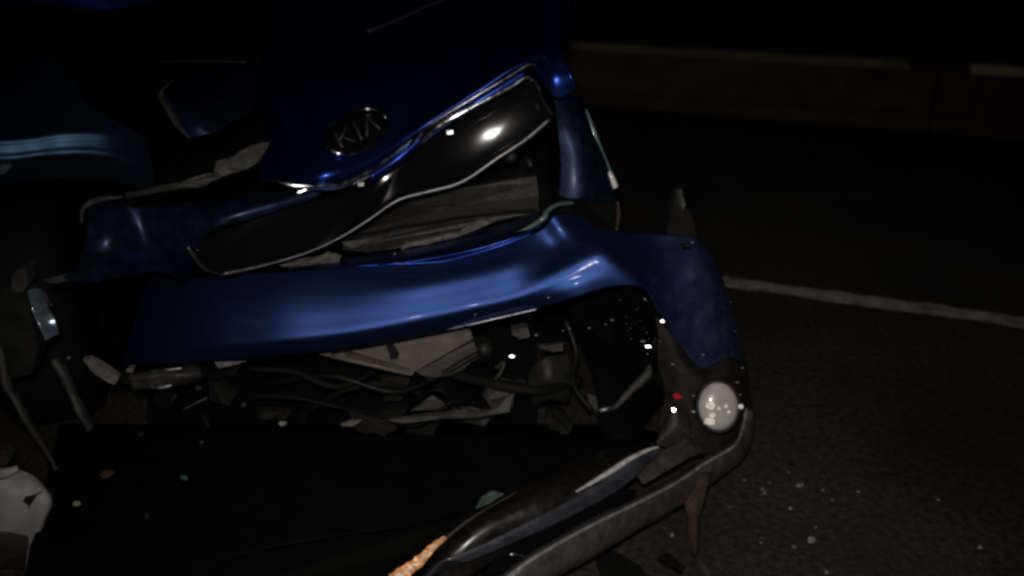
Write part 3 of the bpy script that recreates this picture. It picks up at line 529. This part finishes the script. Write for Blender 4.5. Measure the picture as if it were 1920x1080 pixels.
surf('splitter_gloss', [[(900, 1085, .27), (940, 1040, .27), (985, 1050, .28)], [(1040, 1010, .21), (1060, 975, .21), (1100, 985, .22)], [(1140, 950, .15), (1165, 918, .15), (1195, 920, .16)]], M['gloss_black'], lip, 6, 5, .004, dent=.01, dscale=20)
tube('lip_edge', [(930, 1099, 0.377), (1000, 1047, 0.347), (1100, 990, 0.287), (1194, 944, 0.217), (1269, 905, 0.142), (1319, 871, 0.092), (1375, 837, 0.047), (1392, 805, -0.008), (1400, 765, -0.048)], .003, M['edge'], lip, 6)
tube('blade_edge', [(1080, 922, .17), (1130, 893, .14), (1180, 862, .11), (1215, 846, .085), (1234, 839, .075)], [.002, .005, .006, .006, .003], M['edge_glint'], lip, 6)
tube('blade_edge', [(960, 1008, .245), (1010, 976, .218), (1060, 945, .19), (1110, 914, .16)], [.001, .003, .004, .002], M['blade'], lip, 6)  # dimmer gloss streak, drawn as a tube
tube('blade_edge', [(770, 1075, .27), (830, 1015, .25), (890, 968, .22), (970, 922, .18)], [.004, .004, .003, .002], M['dark_grey'], lip, 6)
ap = P(785, 1050, .275); ah = ((CAM - ap).normalized() + (torch.location - ap).normalized()).normalized()
def facing(px, py, k=0.0): d = ray(px, py); return CAM + d * ((ap - CAM).dot(ah) / d.dot(ah)) + ah * k
rnd = random.Random(9)
for nm, wd, k0, seed_, mt in (('amber_reflector', 15, 0.0, 1, 'amber'), ('reflector_streak', 6, .004, 2, 'amber_pale')):
    rnd = random.Random(seed_); up_, lo_ = [], []
    for k in range(15):
        f = k / 14; x, y = 738 + 96 * f, 1086 - 74 * f + 5 * math.sin(f * 5); r = wd * (1 - .62 * f)
        up_.append(facing(x - r * .55 + rnd.uniform(-2, 2), y - r * .75 + rnd.uniform(-3, 3), k0 + rnd.uniform(-.002, .002)))
        lo_.append(facing(x + r * .55 + rnd.uniform(-2, 2), y + r * .6 + rnd.uniform(-2, 2), k0 + rnd.uniform(-.002, .002)))
    n_ = 15; vv = up_ + lo_; vv += [v - ah * .006 for v in vv]
    ff = [(k, k+1, n_+k+1, n_+k) for k in range(n_-1)] + [(2*n_+k, 3*n_+k, 3*n_+k+1, 2*n_+k+1) for k in range(n_-1)] + [(k, 2*n_+k, 2*n_+k+1, k+1) for k in range(n_-1)] + [(n_+k, n_+k+1, 3*n_+k+1, 3*n_+k) for k in range(n_-1)]
    link(nm, vv, ff, M[mt], lip, False)
surf('lower_bumper_skin', [[(700, 1100, .20), (760, 1052, .20), (800, 1075, .255), (850, 1100, .27)], [(800, 1010, .17), (850, 985, .18), (890, 1000, .225), (940, 1040, .235)], [(900, 942, .12), (950, 925, .13), (1000, 935, .175), (1050, 965, .195)], [(1010, 890, .07), (1060, 880, .09), (1110, 885, .125), (1150, 910, .14)], [(1120, 850, .02), (1160, 846, .04), (1195, 850, .07), (1220, 862, .085)], [(1200, 832, -.02), (1215, 832, .0), (1232, 834, .03), (1245, 840, .05)]], M['skin'], lip, 6, 5, .004, dent=.006, dscale=16, seed=9)
plate('teal_shard', [(892, 955, .22), (904, 934, .22), (922, 924, .21), (944, 928, .205), (920, 944, .21)], .005, M['teal'], lip, 1)
surf('hanging_strip', [[(1262, 905, .13), (1278, 930, .135), (1288, 962, .14), (1292, 1000, .15), (1298, 1040, .16)], [(1295, 890, .115), (1300, 930, .135), (1303, 962, .145), (1302, 1000, .155), (1304, 1042, .165)], [(1332, 885, .10), (1322, 930, .125), (1312, 962, .14), (1308, 1000, .15), (1310, 1044, .16)]], M['rust'], lip, 5, 5, .004, dent=.006, dscale=25)
# glass crumbs and grit clinging to the corner: small facets turned to the torch to put in the glints
def crumbs(name, spots, m, parent, size=.003):
    vs, fs = [], []
    rnd = random.Random(21)
    for (x, y, o, s) in spots:
        c = P(x, y, o); h = ((CAM - c).normalized() + (torch.location - c).normalized()).normalized()
        jt = .04 if s >= 1.5 else .4; h = (h + Vector((rnd.uniform(-jt, jt), rnd.uniform(-jt, jt), rnd.uniform(-jt, jt)))).normalized()
        a = h.orthogonal().normalized(); b = h.cross(a); i = len(vs); r = size * s
        q = rnd.uniform(0, 6)
        a = (RT - h * RT.dot(h)).normalized() * rnd.uniform(1.0, 1.9); b = h.cross(a).normalized() * rnd.uniform(.45, .8)
        for k in range(5):
            t = q + 2 * math.pi * k / 5; vs.append(c + h * r * .4 + (a * math.cos(t) + b * math.sin(t)) * r * rnd.uniform(.5, 1))
        for k in range(5):
            t = q + 2 * math.pi * k / 5; vs.append(c - h * r * .4 + (a * math.cos(t) + b * math.sin(t)) * r)
        fs += [tuple(i+k for k in range(5)), tuple(i+9-k for k in range(5))] + [(i+k, i+5+k, i+5+(k+1) % 5, i+(k+1) % 5) for k in range(5)]
    return kind(link(name, vs, fs, m, parent, False), 'stuff')
sp = [(1243, 602, -.03, 1.9), (1215, 650, -.055, 1.9), (1205, 640, -.055, 1.2), (1263, 768, -.02, 1.5), (1265, 796, -.015, 1.2), (1262, 683, -.03, 1.2), (1300, 772, .0, 1.3), (960, 668, -.1, 1.5), (1005, 628, -.09, 1), (1056, 620, -.09, 1), (1068, 616, -.09, .8), (1148, 600, -.07, 1), (1105, 615, -.08, .8), (1135, 608, -.08, .8), (1300, 742, .0, .8), (1382, 717, -.06, 1.2), (1392, 690, -.09, .9), (1388, 740, -.06, 1), (1318, 665, -.055, .9), (1298, 455, -.055, 1), (875, 545, .004, .6), (926, 562, .006, .7), (891, 590, .0, .7), (1028, 558, .012, .8), (740, 476, -.12, .9), (752, 495, -.07, .8)]
rnd = random.Random(5)
for k in range(26):
    x = rnd.gauss(1195, 28); sp.append((x, 560 + (x - 1150) * .9 + rnd.gauss(10, 16), -.045, rnd.uniform(.15, .5)))
for k in range(16):
    sp.append((rnd.uniform(1250, 1390), rnd.uniform(560, 740), -.04, rnd.uniform(.15, .4)))
for k in range(22):
    sp.append((rnd.uniform(1190, 1320), rnd.uniform(800, 850), .03, rnd.uniform(.15, .4)))
crumbs('glass_crumbs', sp, M['crumb'], car, .0027)

# the rest of the car, behind the bonnet and out of view -----------------------------
def shell(name, rows, m, thick=.004):
    vs = [Q(*p) for r in rows for p in r]; nc = len(rows[0])
    fs = [(i*nc+j, i*nc+j+1, (i+1)*nc+j+1, (i+1)*nc+j) for i in range(len(rows)-1) for j in range(nc-1)]
    return link(name, vs, fs, m, car, True, thick)
W = -1.42
shell('windscreen', [[(-.14, 1.05, .98), (W/2, .98, 1.00), (W+.14, 1.05, .98)], [(-.26, 1.55, 1.38), (W/2, 1.48, 1.42), (W+.26, 1.55, 1.38)]], M['glass'])
shell('roof', [[(-.26, 1.55, 1.38), (W/2, 1.48, 1.42), (W+.26, 1.55, 1.38)], [(-.24, 2.3, 1.46), (W/2, 2.3, 1.50), (W+.24, 2.3, 1.46)], [(-.28, 3.1, 1.38), (W/2, 3.15, 1.41), (W+.28, 3.1, 1.38)]], M['paint'])
for s, k in ((0, 1), (W, -1)):
    e = lambda d: s + k * d
    shell('side_panel', [[(e(-.03), .9, .25), (e(-.03), 1.6, .22), (e(-.03), 2.4, .22), (e(-.03), 3.4, .28)], [(e(.03), .8, .55), (e(.03), 1.6, .55), (e(.03), 2.4, .55), (e(.03), 3.45, .58)], [(e(-.06), .95, .90), (e(-.05), 1.6, .92), (e(-.05), 2.4, .94), (e(-.08), 3.4, .96)]], M['paint'])
    shell('side_window', [[(e(-.06), 1.05, .93), (e(-.05), 1.6, .93), (e(-.05), 2.4, .95), (e(-.08), 3.35, .97)], [(e(-.24), 1.55, 1.36), (e(-.24), 1.8, 1.40), (e(-.23), 2.4, 1.44), (e(-.27), 3.1, 1.36)]], M['glass'])
    for bk in (.62, 2.95):
        c = Q(e(-.12), bk, .285); ax = LT * k; wv, wf = [], []
        prof = [(.06, .05), (.17, .06), (.20, .085), (.275, .08), (.285, .04), (.285, -.06), (.27, -.09), (.1, -.09)]
        for r, h in prof:
            for q in range(28):
                a = 2 * math.pi * q / 28; wv.append(c + ax * h + BK * (r * math.cos(a)) + Vector((0, 0, r * math.sin(a))))
        for i in range(len(prof) - 1):
            for q in range(28): wf.append((i*28+q, i*28+(q+1) % 28, (i+1)*28+(q+1) % 28, (i+1)*28+q))
        wf.append(tuple(range(28)))
        link('wheel', wv, wf, M['rubber'], car)
shell('tail_panel', [[(-.05, 3.4, .28), (W/2, 3.5, .28), (W+.05, 3.4, .28)], [(-.05, 3.42, .96), (W/2, 3.5, .96), (W+.05, 3.42, .96)], [(-.28, 3.1, 1.38), (W/2, 3.15, 1.41), (W+.28, 3.1, 1.38)]], M['paint'])

# ------------------------------------------------------------------ debris on the road
def chip(name, px, py, size, m, label, cat, group=None, flat=.35, seed=0):
    rnd = random.Random(seed * 31 + int(px)); c = G(px, py); n = rnd.choice((5, 6, 7)); a0 = rnd.uniform(0, 6)
    el = rnd.uniform(.45, .9); rot = rnd.uniform(0, 3.1)
    vs = []
    for lay, (zz, k) in enumerate(((.0, 1.0), (size * flat, .8))):
        for i in range(n):
            t = a0 + 2 * math.pi * i / n; r = size * k * (rnd.uniform(.7, 1.0))
            x, y = r * math.cos(t), r * el * math.sin(t)
            vs.append(Vector((c.x + x * math.cos(rot) - y * math.sin(rot), c.y + x * math.sin(rot) + y * math.cos(rot), .001 + zz * (rnd.uniform(.6, 1.2) if lay else 1))))
    fs = [tuple(range(n-1, -1, -1)), tuple(range(n, 2*n))] + [(i, (i+1) % n, n+(i+1) % n, n+i) for i in range(n)]
    e = bpy.data.objects.new(name, bpy.data.meshes.new(name)); COL.objects.link(e); e.location = (c.x, c.y, 0)
    e.data.from_pydata([tuple(v - e.location) for v in vs], [], fs); e.data.materials.append(m)
    return tag(e, label, cat, group)
chip('plastic_fragment', 1500, 911, .011, M['fabric_grey'], 'pale plastic fragment lying on the asphalt right of the hanging brown strip', 'fragment')
chip('plastic_fragment', 1521, 1014, .013, M['fabric_grey'], 'pale fragment on the asphalt near the bottom, right of the car', 'fragment')
chip('plastic_fragment', 1396, 901, .007, M['fabric_grey'], 'tiny pale fragment on the asphalt just right of the bumper lip', 'fragment')
chip('plastic_fragment', 1482, 875, .016, M['dark_grey'], 'dull grey fragment on the asphalt beside the bumper corner', 'fragment')
chip('plastic_fragment', 1372, 946, .018, M['grey'], 'flat grey sliver on the asphalt right of the hanging strip', 'fragment', None, .12)
chip('plastic_fragment', 1518, 931, .009, M['grey'], 'small grey fragment just below the pale one on the asphalt', 'fragment')
chip('plastic_fragment', 1260, 1005, .008, M['fabric_grey'], 'small pale crumb on the asphalt left of the hanging brown strip', 'fragment')
chip('plastic_fragment', 1248, 988, .008, M['grey'], 'small grey crumb on the asphalt under the bumper lip', 'fragment')
rnd = random.Random(12)
for k in range(46):
    x, y = (rnd.uniform(1340, 1890), rnd.uniform(840, 1075)) if k % 3 else (rnd.gauss(1450, 45), rnd.gauss(940, 40))
    if y < 800 + (x - 1420) * .40 - 10: continue
    chip('road_crumb', x, y, rnd.uniform(.003, .007), M[rnd.choice(['grey', 'dark_grey', 'grey', 'fabric_grey'])], 'tiny grit crumb strewn over the asphalt right of the car', 'crumb', 'grit crumbs strewn on the asphalt', .5, k)
# broken black plastic lying under the lip
def slab(px_pts, z, m, name, label, cat):
    vs = [G(x, y, z + .001 * (i % 2)) for i, (x, y) in enumerate(jag([(a, b, 0) for a, b in px_pts], 3, 3.0) and [(p[0], p[1]) for p in jag([(a, b, 0) for a, b in px_pts], 3, 3.0)])]
    c = vs[0].copy(); c.z = 0; n = len(vs)
    lo = [Vector((v.x, v.y, .002)) for v in vs]
    o = bpy.data.objects.new(name, bpy.data.meshes.new(name)); COL.objects.link(o); o.location = c
    fs = [tuple(range(n-1, -1, -1)), tuple(range(n, 2*n))] + [(i, (i+1) % n, n+(i+1) % n, n+i) for i in range(n)]
    o.data.from_pydata([tuple(v - c) for v in vs + lo], [], fs); o.data.materials.append(m)
    return tag(o, label, cat)
slab([(1118, 1040), (1150, 1030), (1200, 1060), (1230, 1095), (1130, 1095)], .012, M['black'], 'black_fragment', 'broken black plastic panel on the asphalt under the bumper lip', 'panel')
slab([(1232, 1045), (1250, 1035), (1285, 1062), (1275, 1072)], .010, M['black'], 'black_fragment', 'small black plastic piece beside the foot of the hanging strip', 'panel')
slab([(1298, 1032), (1308, 1030), (1335, 1080), (1325, 1084)], .006, M['grey'], 'plastic_sliver', 'thin grey sliver on the asphalt below the hanging brown strip', 'sliver')
